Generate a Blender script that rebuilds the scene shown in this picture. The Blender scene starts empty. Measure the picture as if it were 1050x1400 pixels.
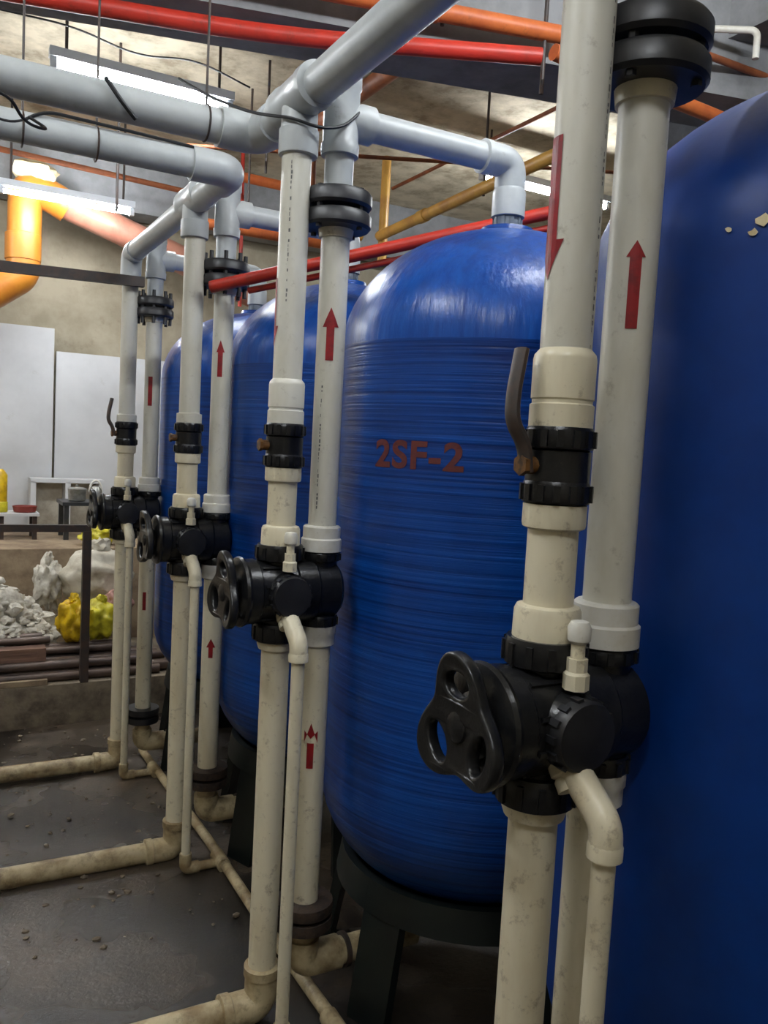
import bpy, bmesh, math, random
from math import pi, sin, cos, radians
from mathutils import Vector, Matrix, noise

random.seed(7)
scn = bpy.context.scene
C = scn.collection

# ------------------------------------------------------------------ camera, world, exposure
cam_d = bpy.data.cameras.new('camera')
cam_d.sensor_fit = 'VERTICAL'; cam_d.sensor_height = 36.0
cam_d.lens = 1140.7 / 1400.0 * 36.0
cam_d.clip_start = 0.05; cam_d.clip_end = 100
cam = bpy.data.objects.new('camera', cam_d); C.objects.link(cam)
RX = Vector((0.8782284, -0.47527862, 0.05315177))       # picture right
DN = Vector((0.00754564, -0.09735546, -0.99522107))     # picture down
FW = Vector((0.47818191, 0.87443247, -0.08191405))      # view direction
m = Matrix.Identity(4)
for i in range(3):
    m[i][0] = RX[i]; m[i][1] = -DN[i]; m[i][2] = -FW[i]
m[2][3] = 1.68
cam.matrix_world = m
scn.camera = cam

world = bpy.data.worlds.new('world'); scn.world = world; world.use_nodes = True
world.node_tree.nodes['Background'].inputs[0].default_value = (0.75, 0.85, 1.0, 1)
world.node_tree.nodes['Background'].inputs[1].default_value = 0.05
scn.view_settings.view_transform = 'Standard'
scn.view_settings.look = 'None'
scn.view_settings.gamma = 1.0
scn.view_settings.use_curve_mapping = False
scn.view_settings.exposure = 1.8
TUBE_STRENGTH = 60.0
scn.cycles.max_bounces = 6
scn.cycles.sample_clamp_indirect = 4.0

# ------------------------------------------------------------------ materials
def mat(name, col, col2=None, rough=0.5, scale=6.0, detail=5.0, bump=0.0, bscale=40.0, metallic=0.0,
        lo=0.42, hi=0.62, stretch=None, spec=0.5, coat=0.0, rough2=None, dirt=None, dirt_scale=9.0, dirt_lo=0.56, dirt_hi=0.72):
    M = bpy.data.materials.new(name); M.use_nodes = True
    nt = M.node_tree; N = nt.nodes; L = nt.links
    b = N['Principled BSDF']
    b.inputs['Base Color'].default_value = (*col, 1); b.inputs['Roughness'].default_value = rough
    b.inputs['Metallic'].default_value = metallic
    b.inputs['Specular IOR Level'].default_value = spec
    if coat:
        b.inputs['Coat Weight'].default_value = coat; b.inputs['Coat Roughness'].default_value = 0.15
    g = N.new('ShaderNodeNewGeometry')
    src = g.outputs['Position']
    if stretch:
        mp = N.new('ShaderNodeMapping'); mp.inputs['Scale'].default_value = stretch
        L.new(src, mp.inputs['Vector']); src = mp.outputs['Vector']
    out = None
    if col2:
        n = N.new('ShaderNodeTexNoise'); n.inputs['Scale'].default_value = scale; n.inputs['Detail'].default_value = detail
        n.inputs['Roughness'].default_value = 0.65
        L.new(src, n.inputs['Vector'])
        r = N.new('ShaderNodeMapRange'); r.inputs['From Min'].default_value = lo; r.inputs['From Max'].default_value = hi
        L.new(n.outputs['Fac'], r.inputs['Value'])
        mx = N.new('ShaderNodeMix'); mx.data_type = 'RGBA'
        mx.inputs[6].default_value = (*col, 1); mx.inputs[7].default_value = (*col2, 1)
        L.new(r.outputs['Result'], mx.inputs[0]); out = mx.outputs[2]
        if rough2 is not None:
            rr = N.new('ShaderNodeMapRange'); rr.inputs['To Min'].default_value = rough; rr.inputs['To Max'].default_value = rough2
            L.new(r.outputs['Result'], rr.inputs['Value']); L.new(rr.outputs['Result'], b.inputs['Roughness'])
    if dirt:
        n2 = N.new('ShaderNodeTexNoise'); n2.inputs['Scale'].default_value = dirt_scale; n2.inputs['Detail'].default_value = 8
        n2.inputs['Roughness'].default_value = 0.75
        L.new(g.outputs['Position'], n2.inputs['Vector'])
        r2 = N.new('ShaderNodeMapRange'); r2.inputs['From Min'].default_value = dirt_lo; r2.inputs['From Max'].default_value = dirt_hi
        r2.inputs['To Max'].default_value = 0.75
        L.new(n2.outputs['Fac'], r2.inputs['Value'])
        m2 = N.new('ShaderNodeMix'); m2.data_type = 'RGBA'
        m2.inputs[6].default_value = (*col, 1); m2.inputs[7].default_value = (*dirt, 1)
        if out: L.new(out, m2.inputs[6])
        L.new(r2.outputs['Result'], m2.inputs[0]); out = m2.outputs[2]
    if out: L.new(out, b.inputs['Base Color'])
    if bump:
        nb = N.new('ShaderNodeTexNoise'); nb.inputs['Scale'].default_value = bscale; nb.inputs['Detail'].default_value = 6
        L.new(src, nb.inputs['Vector'])
        bp = N.new('ShaderNodeBump'); bp.inputs['Strength'].default_value = bump; bp.inputs['Distance'].default_value = 0.01
        L.new(nb.outputs['Fac'], bp.inputs['Height']); L.new(bp.outputs['Normal'], b.inputs['Normal'])
    return M

def emit(name, col, s):
    M = bpy.data.materials.new(name); M.use_nodes = True
    N = M.node_tree.nodes; b = N['Principled BSDF']
    b.inputs['Base Color'].default_value = (0.9, 0.9, 0.9, 1)
    b.inputs['Emission Color'].default_value = (*col, 1); b.inputs['Emission Strength'].default_value = s
    return M

M = {}
M['pvc_grey'] = mat('grey_pvc', (0.52, 0.55, 0.56), (0.43, 0.46, 0.47), 0.38, 5, dirt=(0.20, 0.19, 0.16), dirt_scale=14, dirt_lo=0.62, dirt_hi=0.8)
M['pvc_cream_toplit'] = mat('cream_pvc_toplit', (0.66, 0.645, 0.57), (0.56, 0.54, 0.45), 0.36, 6, stretch=(1, 1, 0.35), dirt=(0.26, 0.23, 0.18), dirt_scale=30, dirt_lo=0.58, dirt_hi=0.76)  # cream PVC greyed: cool tube light on the upper pipes painted in
M['pvc_cream'] = mat('cream_pvc', (0.74, 0.68, 0.51), (0.60, 0.52, 0.35), 0.34, 9, lo=0.45, hi=0.75, stretch=(1, 1, 0.25), dirt=(0.20, 0.14, 0.08), dirt_scale=34, dirt_lo=0.56, dirt_hi=0.72)
M['pvc_white'] = mat('white_pvc_fitting', (0.72, 0.71, 0.66), (0.62, 0.59, 0.50), 0.34, 12, dirt=(0.25, 0.22, 0.16), dirt_scale=30, dirt_lo=0.6, dirt_hi=0.78)
M['pvc_dirty'] = mat('mud_stained_pvc', (0.52, 0.43, 0.26), (0.28, 0.20, 0.10), 0.5, 9, dirt=(0.10, 0.07, 0.04), dirt_scale=16, dirt_lo=0.5, dirt_hi=0.68)
M['black'] = mat('black_plastic', (0.006, 0.0065, 0.008), (0.012, 0.012, 0.013), 0.28, 18, spec=0.4, dirt=(0.09, 0.075, 0.06), dirt_scale=30, dirt_lo=0.66, dirt_hi=0.85, bump=0.08, bscale=120)
M['black_rubber'] = mat('black_rubber', (0.009, 0.0095, 0.012), (0.018, 0.018, 0.021), 0.42, 14)
M['grey_nut'] = mat('grey_union_plastic', (0.13, 0.16, 0.20), (0.18, 0.21, 0.25), 0.4, 14)
M['rust'] = mat('rusty_iron', (0.045, 0.026, 0.016), (0.018, 0.013, 0.011), 0.75, 30, bump=0.3, bscale=90)
M['rust_yellow'] = mat('rusted_brass_nut', (0.15, 0.065, 0.012), (0.035, 0.015, 0.006), 0.55, 60)
M['red_mark'] = mat('red_arrow_film', (0.28, 0.004, 0.008), (0.18, 0.004, 0.008), 0.45, 40)
M['print_ink'] = mat('faded_print_ink', (0.10, 0.10, 0.10), (0.2, 0.2, 0.19), 0.6, 60)
M['letter'] = mat('faded_red_stencil', (0.13, 0.024, 0.02), (0.08, 0.02, 0.028), 0.5, 60, lo=0.45, hi=0.7)
M['red_pipe'] = mat('red_painted_pipe', (0.55, 0.035, 0.02), (0.38, 0.03, 0.018), 0.4, 6, dirt=(0.10, 0.03, 0.02), dirt_scale=12)
M['orange_pipe'] = mat('orange_conduit', (0.62, 0.16, 0.04), (0.45, 0.10, 0.03), 0.45, 6, dirt=(0.15, 0.05, 0.02), dirt_scale=14)
M['brown_pipe'] = mat('brown_painted_pipe', (0.33, 0.10, 0.035), (0.20, 0.06, 0.025), 0.55, 8)
M['yellow_pipe'] = mat('ochre_gas_pipe', (0.62, 0.34, 0.06), (0.48, 0.24, 0.05), 0.4, 7)
M['sewer_in_glow'] = mat('orange_sewer_pipe_in_glow', (0.42, 0.19, 0.13), (0.34, 0.13, 0.085), 0.4, 5)  # orange drain colour turned pinkish, the lamp's glow over it painted in
M['sewer'] = mat('orange_sewer_pipe', (0.52, 0.20, 0.022), (0.44, 0.15, 0.018), 0.4, 5)
M['steel'] = mat('dull_steel', (0.20, 0.20, 0.21), (0.11, 0.10, 0.10), 0.4, 15, metallic=0.6)
M['dark_steel'] = mat('dark_painted_steel', (0.035, 0.028, 0.026), (0.06, 0.035, 0.025), 0.5, 20)
M['cable'] = mat('black_cable', (0.012, 0.013, 0.016), None, 0.5)
M['white_paint'] = mat('white_lamp_batten', (0.62, 0.66, 0.72), None, 0.4)
M['foam'] = mat('expanding_foam', (0.70, 0.62, 0.42), (0.55, 0.44, 0.24), 0.8, 14, bump=0.6, bscale=30)
M['panel'] = mat('white_door_board', (0.62, 0.63, 0.64), (0.56, 0.57, 0.58), 0.5, 2, dirt=(0.35, 0.32, 0.27), dirt_scale=5, dirt_lo=0.62, dirt_hi=0.85)
M['wallc'] = mat('beige_render_wall', (0.42, 0.37, 0.27), (0.31, 0.27, 0.19), 0.85, 2.2, bump=0.35, bscale=18, dirt=(0.19, 0.15, 0.10), dirt_scale=3)
M['wall_dark'] = mat('dark_stained_concrete', (0.12, 0.125, 0.135), (0.05, 0.055, 0.065), 0.8, 3, bump=0.4, bscale=20, dirt=(0.25, 0.24, 0.23), dirt_scale=8, dirt_lo=0.60, dirt_hi=0.75)
M['ceil'] = mat('stained_concrete_ceiling', (0.62, 0.55, 0.41), (0.36, 0.31, 0.22), 0.9, 4, detail=8, bump=0.5, bscale=14, dirt=(0.20, 0.15, 0.09), dirt_scale=4)
M['beam'] = mat('grey_concrete_beam', (0.26, 0.265, 0.275), (0.18, 0.185, 0.19), 0.8, 4, bump=0.15, bscale=30)
M['plinth'] = mat('muddy_concrete', (0.20, 0.16, 0.11), (0.09, 0.07, 0.05), 0.8, 7, bump=0.5, bscale=25, dirt=(0.35, 0.30, 0.24), dirt_scale=10, dirt_lo=0.6, dirt_hi=0.75)
M['ledge'] = mat('brown_rendered_ledge', (0.33, 0.25, 0.16), (0.20, 0.14, 0.09), 0.85, 5, bump=0.4, bscale=22)
M['pipe_rusty'] = mat('rusty_steel_tube', (0.13, 0.09, 0.07), (0.05, 0.035, 0.03), 0.42, 14, stretch=(0.3, 1, 1), metallic=0.3)
M['plank'] = mat('weathered_red_timber', (0.20, 0.11, 0.075), (0.11, 0.06, 0.045), 0.8, 9, stretch=(0.2, 3, 3), bump=0.3, bscale=30)
M['rag'] = mat('grubby_white_cloth', (0.66, 0.63, 0.55), (0.46, 0.42, 0.35), 0.9, 20, bump=0.5, bscale=60)
M['yellow_bag'] = mat('yellow_plastic_bag', (0.78, 0.52, 0.01), (0.50, 0.30, 0.01), 0.35, 14, bump=0.4, bscale=40)
M['lime_bag'] = mat('lemon_plastic', (0.66, 0.58, 0.03), (0.42, 0.36, 0.02), 0.35, 14, bump=0.4, bscale=40)
M['sack'] = mat('white_woven_sack', (0.60, 0.56, 0.46), (0.46, 0.41, 0.32), 0.75, 9, bump=0.4, bscale=30)
M['pink'] = mat('pink_cloth', (0.50, 0.28, 0.24), (0.40, 0.22, 0.19), 0.9, 20)
M['table'] = mat('black_table_paint', (0.03, 0.032, 0.035), (0.05, 0.05, 0.05), 0.35, 9)
M['aluminium'] = mat('scuffed_aluminium', (0.45, 0.45, 0.42), (0.30, 0.30, 0.27), 0.35, 20, metallic=0.7)
M['red_tray'] = mat('red_brown_tray', (0.22, 0.03, 0.02), None, 0.45)
M['green_stand'] = mat('dark_green_frp', (0.004, 0.008, 0.007), (0.002, 0.004, 0.004), 0.5, 9)
M['lamp'] = emit('lit_tube', (0.92, 0.96, 1.0), TUBE_STRENGTH)

def blue_tank():
    Mt = bpy.data.materials.new('blue_wound_frp'); Mt.use_nodes = True
    nt = Mt.node_tree; N = nt.nodes; L = nt.links; b = N['Principled BSDF']
    b.inputs['Roughness'].default_value = 0.33
    b.inputs['Coat Weight'].default_value = 0.12; b.inputs['Coat Roughness'].default_value = 0.15
    b.inputs['Specular IOR Level'].default_value = 0.38
    g = N.new('ShaderNodeNewGeometry')
    mp = N.new('ShaderNodeMapping'); mp.inputs['Scale'].default_value = (1.2, 1.2, 95)
    L.new(g.outputs['Position'], mp.inputs['Vector'])
    n = N.new('ShaderNodeTexNoise'); n.inputs['Scale'].default_value = 1.0; n.inputs['Detail'].default_value = 4
    L.new(mp.outputs['Vector'], n.inputs['Vector'])
    n2 = N.new('ShaderNodeTexNoise'); n2.inputs['Scale'].default_value = 3.0; n2.inputs['Detail'].default_value = 6
    L.new(g.outputs['Position'], n2.inputs['Vector'])
    cr = N.new('ShaderNodeValToRGB')
    cr.color_ramp.elements[0].position = 0.36; cr.color_ramp.elements[0].color = (0.001, 0.020, 0.135, 1)
    cr.color_ramp.elements[1].position = 0.66; cr.color_ramp.elements[1].color = (0.004, 0.075, 0.37, 1)
    mix = N.new('ShaderNodeMath'); mix.operation = 'MULTIPLY_ADD'
    mix.inputs[1].default_value = 0.55
    hlf = N.new('ShaderNodeMath'); hlf.operation = 'MULTIPLY'; hlf.inputs[1].default_value = 0.45
    L.new(n2.outputs['Fac'], hlf.inputs[0])
    L.new(n.outputs['Fac'], mix.inputs[0]); L.new(hlf.outputs[0], mix.inputs[2])
    L.new(mix.outputs[0], cr.inputs['Fac']); L.new(cr.outputs['Color'], b.inputs['Base Color'])
    bp = N.new('ShaderNodeBump'); bp.inputs['Strength'].default_value = 0.6; bp.inputs['Distance'].default_value = 0.004
    L.new(n.outputs['Fac'], bp.inputs['Height']); L.new(bp.outputs['Normal'], b.inputs['Normal'])
    return Mt
M['blue'] = blue_tank()
M['blue_dome'] = mat('blue_brushed_dome', (0.0025, 0.048, 0.27), (0.006, 0.085, 0.40), 0.30, 1.0, detail=4, lo=0.35, hi=0.7, stretch=(38, 38, 4), spec=0.45, bump=0.25, bscale=1.3)
M['blue_smooth'] = mat('smooth_blue_frp', (0.0016, 0.034, 0.20), (0.001, 0.024, 0.15), 0.42, 2.5, spec=0.32, bump=0.05, bscale=25)

def floor_mat():
    Mt = bpy.data.materials.new('wet_concrete_floor'); Mt.use_nodes = True
    nt = Mt.node_tree; N = nt.nodes; L = nt.links; b = N['Principled BSDF']
    g = N.new('ShaderNodeNewGeometry')
    def nz(s, d=6, r=0.6):
        n = N.new('ShaderNodeTexNoise'); n.inputs['Scale'].default_value = s; n.inputs['Detail'].default_value = d
        n.inputs['Roughness'].default_value = r; L.new(g.outputs['Position'], n.inputs['Vector']); return n
    def rng(n, a, c, t0=0, t1=1):
        r = N.new('ShaderNodeMapRange'); r.inputs['From Min'].default_value = a; r.inputs['From Max'].default_value = c
        r.inputs['To Min'].default_value = t0; r.inputs['To Max'].default_value = t1
        L.new(n.outputs['Fac'], r.inputs['Value']); return r
    def mixc(f, a, c):
        m_ = N.new('ShaderNodeMix'); m_.data_type = 'RGBA'
        L.new(f, m_.inputs[0])
        for k, v in ((6, a), (7, c)):
            if isinstance(v, tuple): m_.inputs[k].default_value = (*v, 1)
            else: L.new(v, m_.inputs[k])
        return m_.outputs[2]
    c = mixc(rng(nz(7), 0.35, 0.65).outputs[0], (0.045, 0.034, 0.024), (0.105, 0.080, 0.058))
    wet = rng(nz(1.6, 3), 0.40, 0.56)
    c = mixc(wet.outputs[0], c, (0.013, 0.0105, 0.009))
    c = mixc(rng(nz(1.1, 4), 0.54, 0.66, 0, 0.9).outputs[0], c, (0.12, 0.085, 0.055))
    c = mixc(rng(nz(60, 8, 0.85), 0.53, 0.63, 0, 0.85).outputs[0], c, (0.008, 0.007, 0.006))
    L.new(c, b.inputs['Base Color'])
    rr = N.new('ShaderNodeMapRange'); rr.inputs['To Min'].default_value = 0.36; rr.inputs['To Max'].default_value = 0.20
    b.inputs['Specular IOR Level'].default_value = 0.9
    L.new(wet.outputs[0], rr.inputs['Value']); L.new(rr.outputs[0], b.inputs['Roughness'])
    bp = N.new('ShaderNodeBump'); bp.inputs['Strength'].default_value = 0.4; bp.inputs['Distance'].default_value = 0.012
    L.new(nz(48, 8, 0.75).outputs['Fac'], bp.inputs['Height']); L.new(bp.outputs['Normal'], b.inputs['Normal'])
    return Mt
M['floor'] = floor_mat()

# ------------------------------------------------------------------ mesh helpers
V = Vector
class MB:
    def __init__(s): s.v = []; s.f = []
    def ring(s, c, u, w, r, n):
        i0 = len(s.v)
        for k in range(n):
            a = 2*pi*k/n; s.v.append(c + u*(r*cos(a)) + w*(r*sin(a)))
        return i0
    def skin(s, rings, n, cap0=True, cap1=True, closed=False):
        R = list(zip(rings[:-1], rings[1:]))
        if closed: R.append((rings[-1], rings[0]))
        for a, b in R:
            for k in range(n):
                k2 = (k+1) % n; s.f.append((a+k, a+k2, b+k2, b+k))
        if not closed:
            if cap0: s.f.append(tuple(rings[0]+k for k in reversed(range(n))))
            if cap1: s.f.append(tuple(rings[-1]+k for k in range(n)))
        return s
    def lathe(s, prof, org, axis=(0,0,1), n=24, ref=None):
        """prof: (radius, height along the axis) pairs."""
        ax = V(axis).normalized(); org = V(org)
        r0 = V(ref) if ref else (V((1,0,0)) if abs(ax.x) < 0.9 else V((0,0,1)))
        u = (r0 - ax*r0.dot(ax)).normalized(); w = ax.cross(u)
        return s.skin([s.ring(org + ax*h, u, w, max(r, 1e-4), n) for r, h in prof], n)
    def cyl(s, a, b, r, n=20, r2=None):
        a = V(a); b = V(b); d = b - a
        return s.lathe([(r, 0), (r if r2 is None else r2, d.length)], a, d, n)
    def tube(s, pts, r, n=16, closed=False, flat=None, up=None):
        pts = [V(p) for p in pts]; N_ = len(pts); rs = r if isinstance(r, (list, tuple)) else [r]*N_
        T = []
        for i in range(N_):
            if closed: t = pts[(i+1) % N_] - pts[i-1]
            else: t = pts[min(i+1, N_-1)] - pts[max(i-1, 0)]
            T.append(t.normalized())
        u = V(up) if up else (V((0,0,1)) if abs(T[0].z) < 0.9 else V((1,0,0)))
        rings = []
        for i in range(N_):
            if up: u = V(up)
            u = (u - T[i]*u.dot(T[i])).normalized(); w = T[i].cross(u)
            if flat: rings.append(s.ring2(pts[i], u, w, rs[i]*flat[0], rs[i]*flat[1], n))
            else: rings.append(s.ring(pts[i], u, w, rs[i], n))
        return s.skin(rings, n, closed=closed)
    def ring2(s, c, u, w, ru, rw, n):
        i0 = len(s.v)
        for k in range(n):
            a = 2*pi*k/n; s.v.append(c + u*(ru*cos(a)) + w*(rw*sin(a)))
        return i0
    def box(s, c, d, rz=0.0, rx=0.0, ry=0.0):
        c = V(c); R = Matrix.Rotation(rz, 3, 'Z') @ Matrix.Rotation(ry, 3, 'Y') @ Matrix.Rotation(rx, 3, 'X')
        i = len(s.v)
        for x in (-1, 1):
            for y in (-1, 1):
                for z in (-1, 1): s.v.append(c + R @ V((x*d[0]/2, y*d[1]/2, z*d[2]/2)))
        s.f += [tuple(i+k for k in q) for q in ((0,1,3,2), (4,6,7,5), (0,4,5,1), (2,3,7,6), (0,2,6,4), (1,5,7,3))]
        return s
    def bar(s, a, b, w, h, up=(0,0,1)):
        a = V(a); b = V(b); t = (b-a).normalized(); u = V(up); u = (u - t*u.dot(t)).normalized(); q = t.cross(u)
        i = len(s.v)
        for p in (a, b):
            for x, y in ((-1,-1), (1,-1), (1,1), (-1,1)): s.v.append(p + q*(x*w/2) + u*(y*h/2))
        s.f += [(i,i+3,i+2,i+1), (i+4,i+5,i+6,i+7)] + [(i+k, i+(k+1) % 4, i+4+(k+1) % 4, i+4+k) for k in range(4)]
        return s
    def blob(s, c, r, seed=0, amp=0.25, fr=2.0, sub=3, flatten=None):
        bm = bmesh.new(); bmesh.ops.create_icosphere(bm, subdivisions=sub, radius=1.0)
        i = len(s.v)
        for v in bm.verts:
            p = v.co.copy(); k = 1 + amp*noise.noise(p*fr + V((seed*3.7, seed*1.3, seed))) + 0.4*amp*noise.noise(p*fr*2.7 + V((seed, seed*2.1, 5)))
            q = V((p.x*r[0]*k, p.y*r[1]*k, p.z*r[2]*k))
            if flatten is not None: q.z = max(q.z, flatten)
            s.v.append(V(c) + q)
        s.f += [tuple(i+v.index for v in f.verts) for f in bm.faces]; bm.free()
        return s
    def build(s, name, m_, parent=None, ang=38, org=None, bevel=0.0):
        root = parent
        while root is not None and root.parent is not None: root = root.parent
        o0 = V(org) if org else (root.location.copy() if root else V((0,0,0)))
        me = bpy.data.meshes.new(name)
        me.from_pydata([tuple(v - o0) for v in s.v], [], s.f)
        bm = bmesh.new(); bm.from_mesh(me)
        if bevel:
            bmesh.ops.bevel(bm, geom=[e for e in bm.edges], offset=bevel, segments=2, affect='EDGES', profile=0.7)
        bmesh.ops.recalc_face_normals(bm, faces=bm.faces); bm.to_mesh(me); bm.free()
        me.shade_smooth(); me.set_sharp_from_angle(angle=radians(ang))
        me.materials.append(M[m_] if isinstance(m_, str) else m_)
        o = bpy.data.objects.new(name, me); C.objects.link(o)
        if parent is not None: o.parent = parent
        else: o.location = o0
        return o

def tag(o, label, cat, group=None, kind=None):
    o['label'] = label; o['category'] = cat
    if group: o['group'] = group
    if kind: o['kind'] = kind
    return o
def thing(name, loc, label, cat, group=None):
    o = bpy.data.objects.new(name, None); o.empty_display_size = 0.05; C.objects.link(o); o.location = loc
    return tag(o, label, cat, group)
def struct(o, label=None):
    o['kind'] = 'structure'
    if label: o['label'] = label
    return o
def bend(pts, rad=0.06, n=6):
    """rounds the corners of a polyline"""
    pts = [V(p) for p in pts]; out = [pts[0]]
    for a, b, c in zip(pts[:-2], pts[1:-1], pts[2:]):
        d1 = (a-b).normalized(); d2 = (c-b).normalized(); r = min(rad, (a-b).length*0.49, (c-b).length*0.49)
        p = b + d1*r; q = b + d2*r
        for k in range(n+1):
            t = k/n; out.append(p*(1-t)**2 + b*(2*t*(1-t)) + q*t*t)
    out.append(pts[-1]); return out
def gz(y): return 0.10 - 0.047*(y - 2.02)       # the floor falls gently towards the back

# ------------------------------------------------------------------ the room
X0, X1, Y0, Y1, ZC = -3.0, 6.2, -2.5, 7.5, 3.9
b = MB(); nx, ny = 92, 100
for j in range(ny+1):
    for i in range(nx+1):
        x = X0 + (X1-X0)*i/nx; y = Y0 + (Y1-Y0)*j/ny
        b.v.append(V((x, y, gz(y) + 0.010*noise.noise(V((x*1.7, y*1.7, 0))))))
for j in range(ny):
    for i in range(nx):
        k = j*(nx+1)+i; b.f.append((k, k+1, k+nx+2, k+nx+1))
struct(b.build('floor', 'floor', ang=60), 'dark wet concrete floor with gritty puddles')
struct(MB().box(((X0+X1)/2, (Y0+Y1)/2, ZC+0.1), (X1-X0+.4, Y1-Y0+.4, 0.2)).build('ceiling', 'ceil'), 'stained rough concrete ceiling')
ZB = -0.5
struct(MB().box(((X0+X1)/2, Y1+0.1, (ZC+ZB)/2), (X1-X0+.4, 0.2, ZC-ZB)).build('wall_back', 'wallc'), 'beige rendered back wall')
struct(MB().box(((X0+X1)/2, Y0-0.1, (ZC+ZB)/2), (X1-X0+.4, 0.2, ZC-ZB)).build('wall_front', 'wallc'))
struct(MB().box((X0-0.1, (Y0+Y1)/2, (ZC+ZB)/2), (0.2, Y1-Y0, ZC-ZB)).build('wall_left', 'wallc'))
struct(MB().box((X1+0.1, (Y0+Y1)/2, (ZC+ZB)/2), (0.2, Y1-Y0, ZC-ZB)).build('wall_right', 'wallc'))
# dark partition behind the first tank
struct(MB().box((3.3, 0.40, (ZC+ZB)/2), (0.2, 5.7, ZC-ZB)).build('wall_partition', 'wall_dark'), 'dark stained concrete wall behind the foremost blue tank')
struct(MB().box((3.05, 0.7, 3.62), (0.5, 5.1, 0.5)).build('beam_partition', 'beam'), 'dark beam along the partition wall')
# skewed main beam under the ceiling, cross beam far back
def beam(name, a, b_, w, z0, z1, m_='beam', label=None):
    a = V((a[0], a[1], (z0+z1)/2)); b_ = V((b_[0], b_[1], (z0+z1)/2))
    return struct(MB().bar(a, b_, w, z1-z0).build(name, m_), label)
d_ = V((1, -0.25, 0)).normalized(); nrm = V((0.25, 1, 0)).normalized()
p0 = V((0.207, 3.434, 0)) - nrm*0.16
beam('beam_main', p0 - d_*3.0, p0 + d_*3.0, 0.32, 3.15, ZC, 'beam', 'dark grey concrete beam crossing under the ceiling')
beam('beam_far', (-3, 7.2), (6.2, 7.2), 0.3, 3.42, ZC, 'beam', 'grey beam along the back wall')
# low plinth and raised ledge at the back
struct(MB().box((0.2, 5.52, 0.0), (5.4, 1.05, 0.40)).build('plinth_front', 'plinth', bevel=0.02), 'muddy low concrete plinth carrying steel tubes')
struct(MB().box((1.6, 6.75, 0.30), (9.2, 1.5, 1.10)).build('ledge_back', 'ledge', bevel=0.02), 'brown rendered ledge below the white boards')

# ------------------------------------------------------------------ fluorescent lamps
def lamp(x, y, z, L_, label, rz=0.0, rods=True):
    t = thing('fluorescent_lamp', (x, y, z), label, 'lamp', 'fluorescent tube lamps')
    R = Matrix.Rotation(rz, 3, 'Z'); P = lambda a, b_, c: V((x, y, z)) + R @ V((a, b_, c))
    MB().cyl(P(-L_/2+0.02, 0, 0), P(L_/2-0.02, 0, 0), 0.015, 14).build('tube', 'lamp', t)
    MB().bar(P(-L_/2, 0, 0.055), P(L_/2, 0, 0.055), 0.055, 0.045).build('batten', 'white_paint', t)
    for s in (-1, 1):
        MB().bar(P(s*(L_/2-0.035), 0, 0.01), P(s*(L_/2-0.005), 0, 0.01), 0.036, 0.06).build('end_holder', 'white_paint', t)
        if rods:
            MB().cyl(P(s*(L_/2-0.08), 0, 0.07), V((*P(s*(L_/2-0.08), 0, 0).xy, ZC)), 0.008, 8).build('hanger_rod', 'dark_steel', t)
    return t
lamp(0.97, 4.6, 3.46, 0.94, 'lit tube lamp just above the large grey pipe at top left')
lamp(0.835, 6.35, 3.24, 0.90, 'lit tube lamp crossing the big orange drain elbow')
lamp(3.95, 5.0, 3.57, 1.2, 'lit tube lamp glimpsed behind the elbow on the lettered tank')
lamp(1.7, 1.25, 3.45, 1.2, 'tube lamp hung over the lettered tank, above the picture')
lamp(-1.1, 6.35, 3.24, 1.2, 'unseen tube lamp added over the far ledge to brighten the back')  # unseen lamp, added to lift the far white boards
lamp(-1.2, 4.6, 3.46, 1.2, 'tube lamp hung over the far aisle, outside the picture')
lamp(-0.9, 1.6, 3.7, 1.2, 'tube lamp hung over the aisle, out of the picture', pi/2)
lamp(-0.4, -0.5, 3.7, 1.2, 'tube lamp hung behind the viewer, out of the picture', 0.0)

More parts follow.
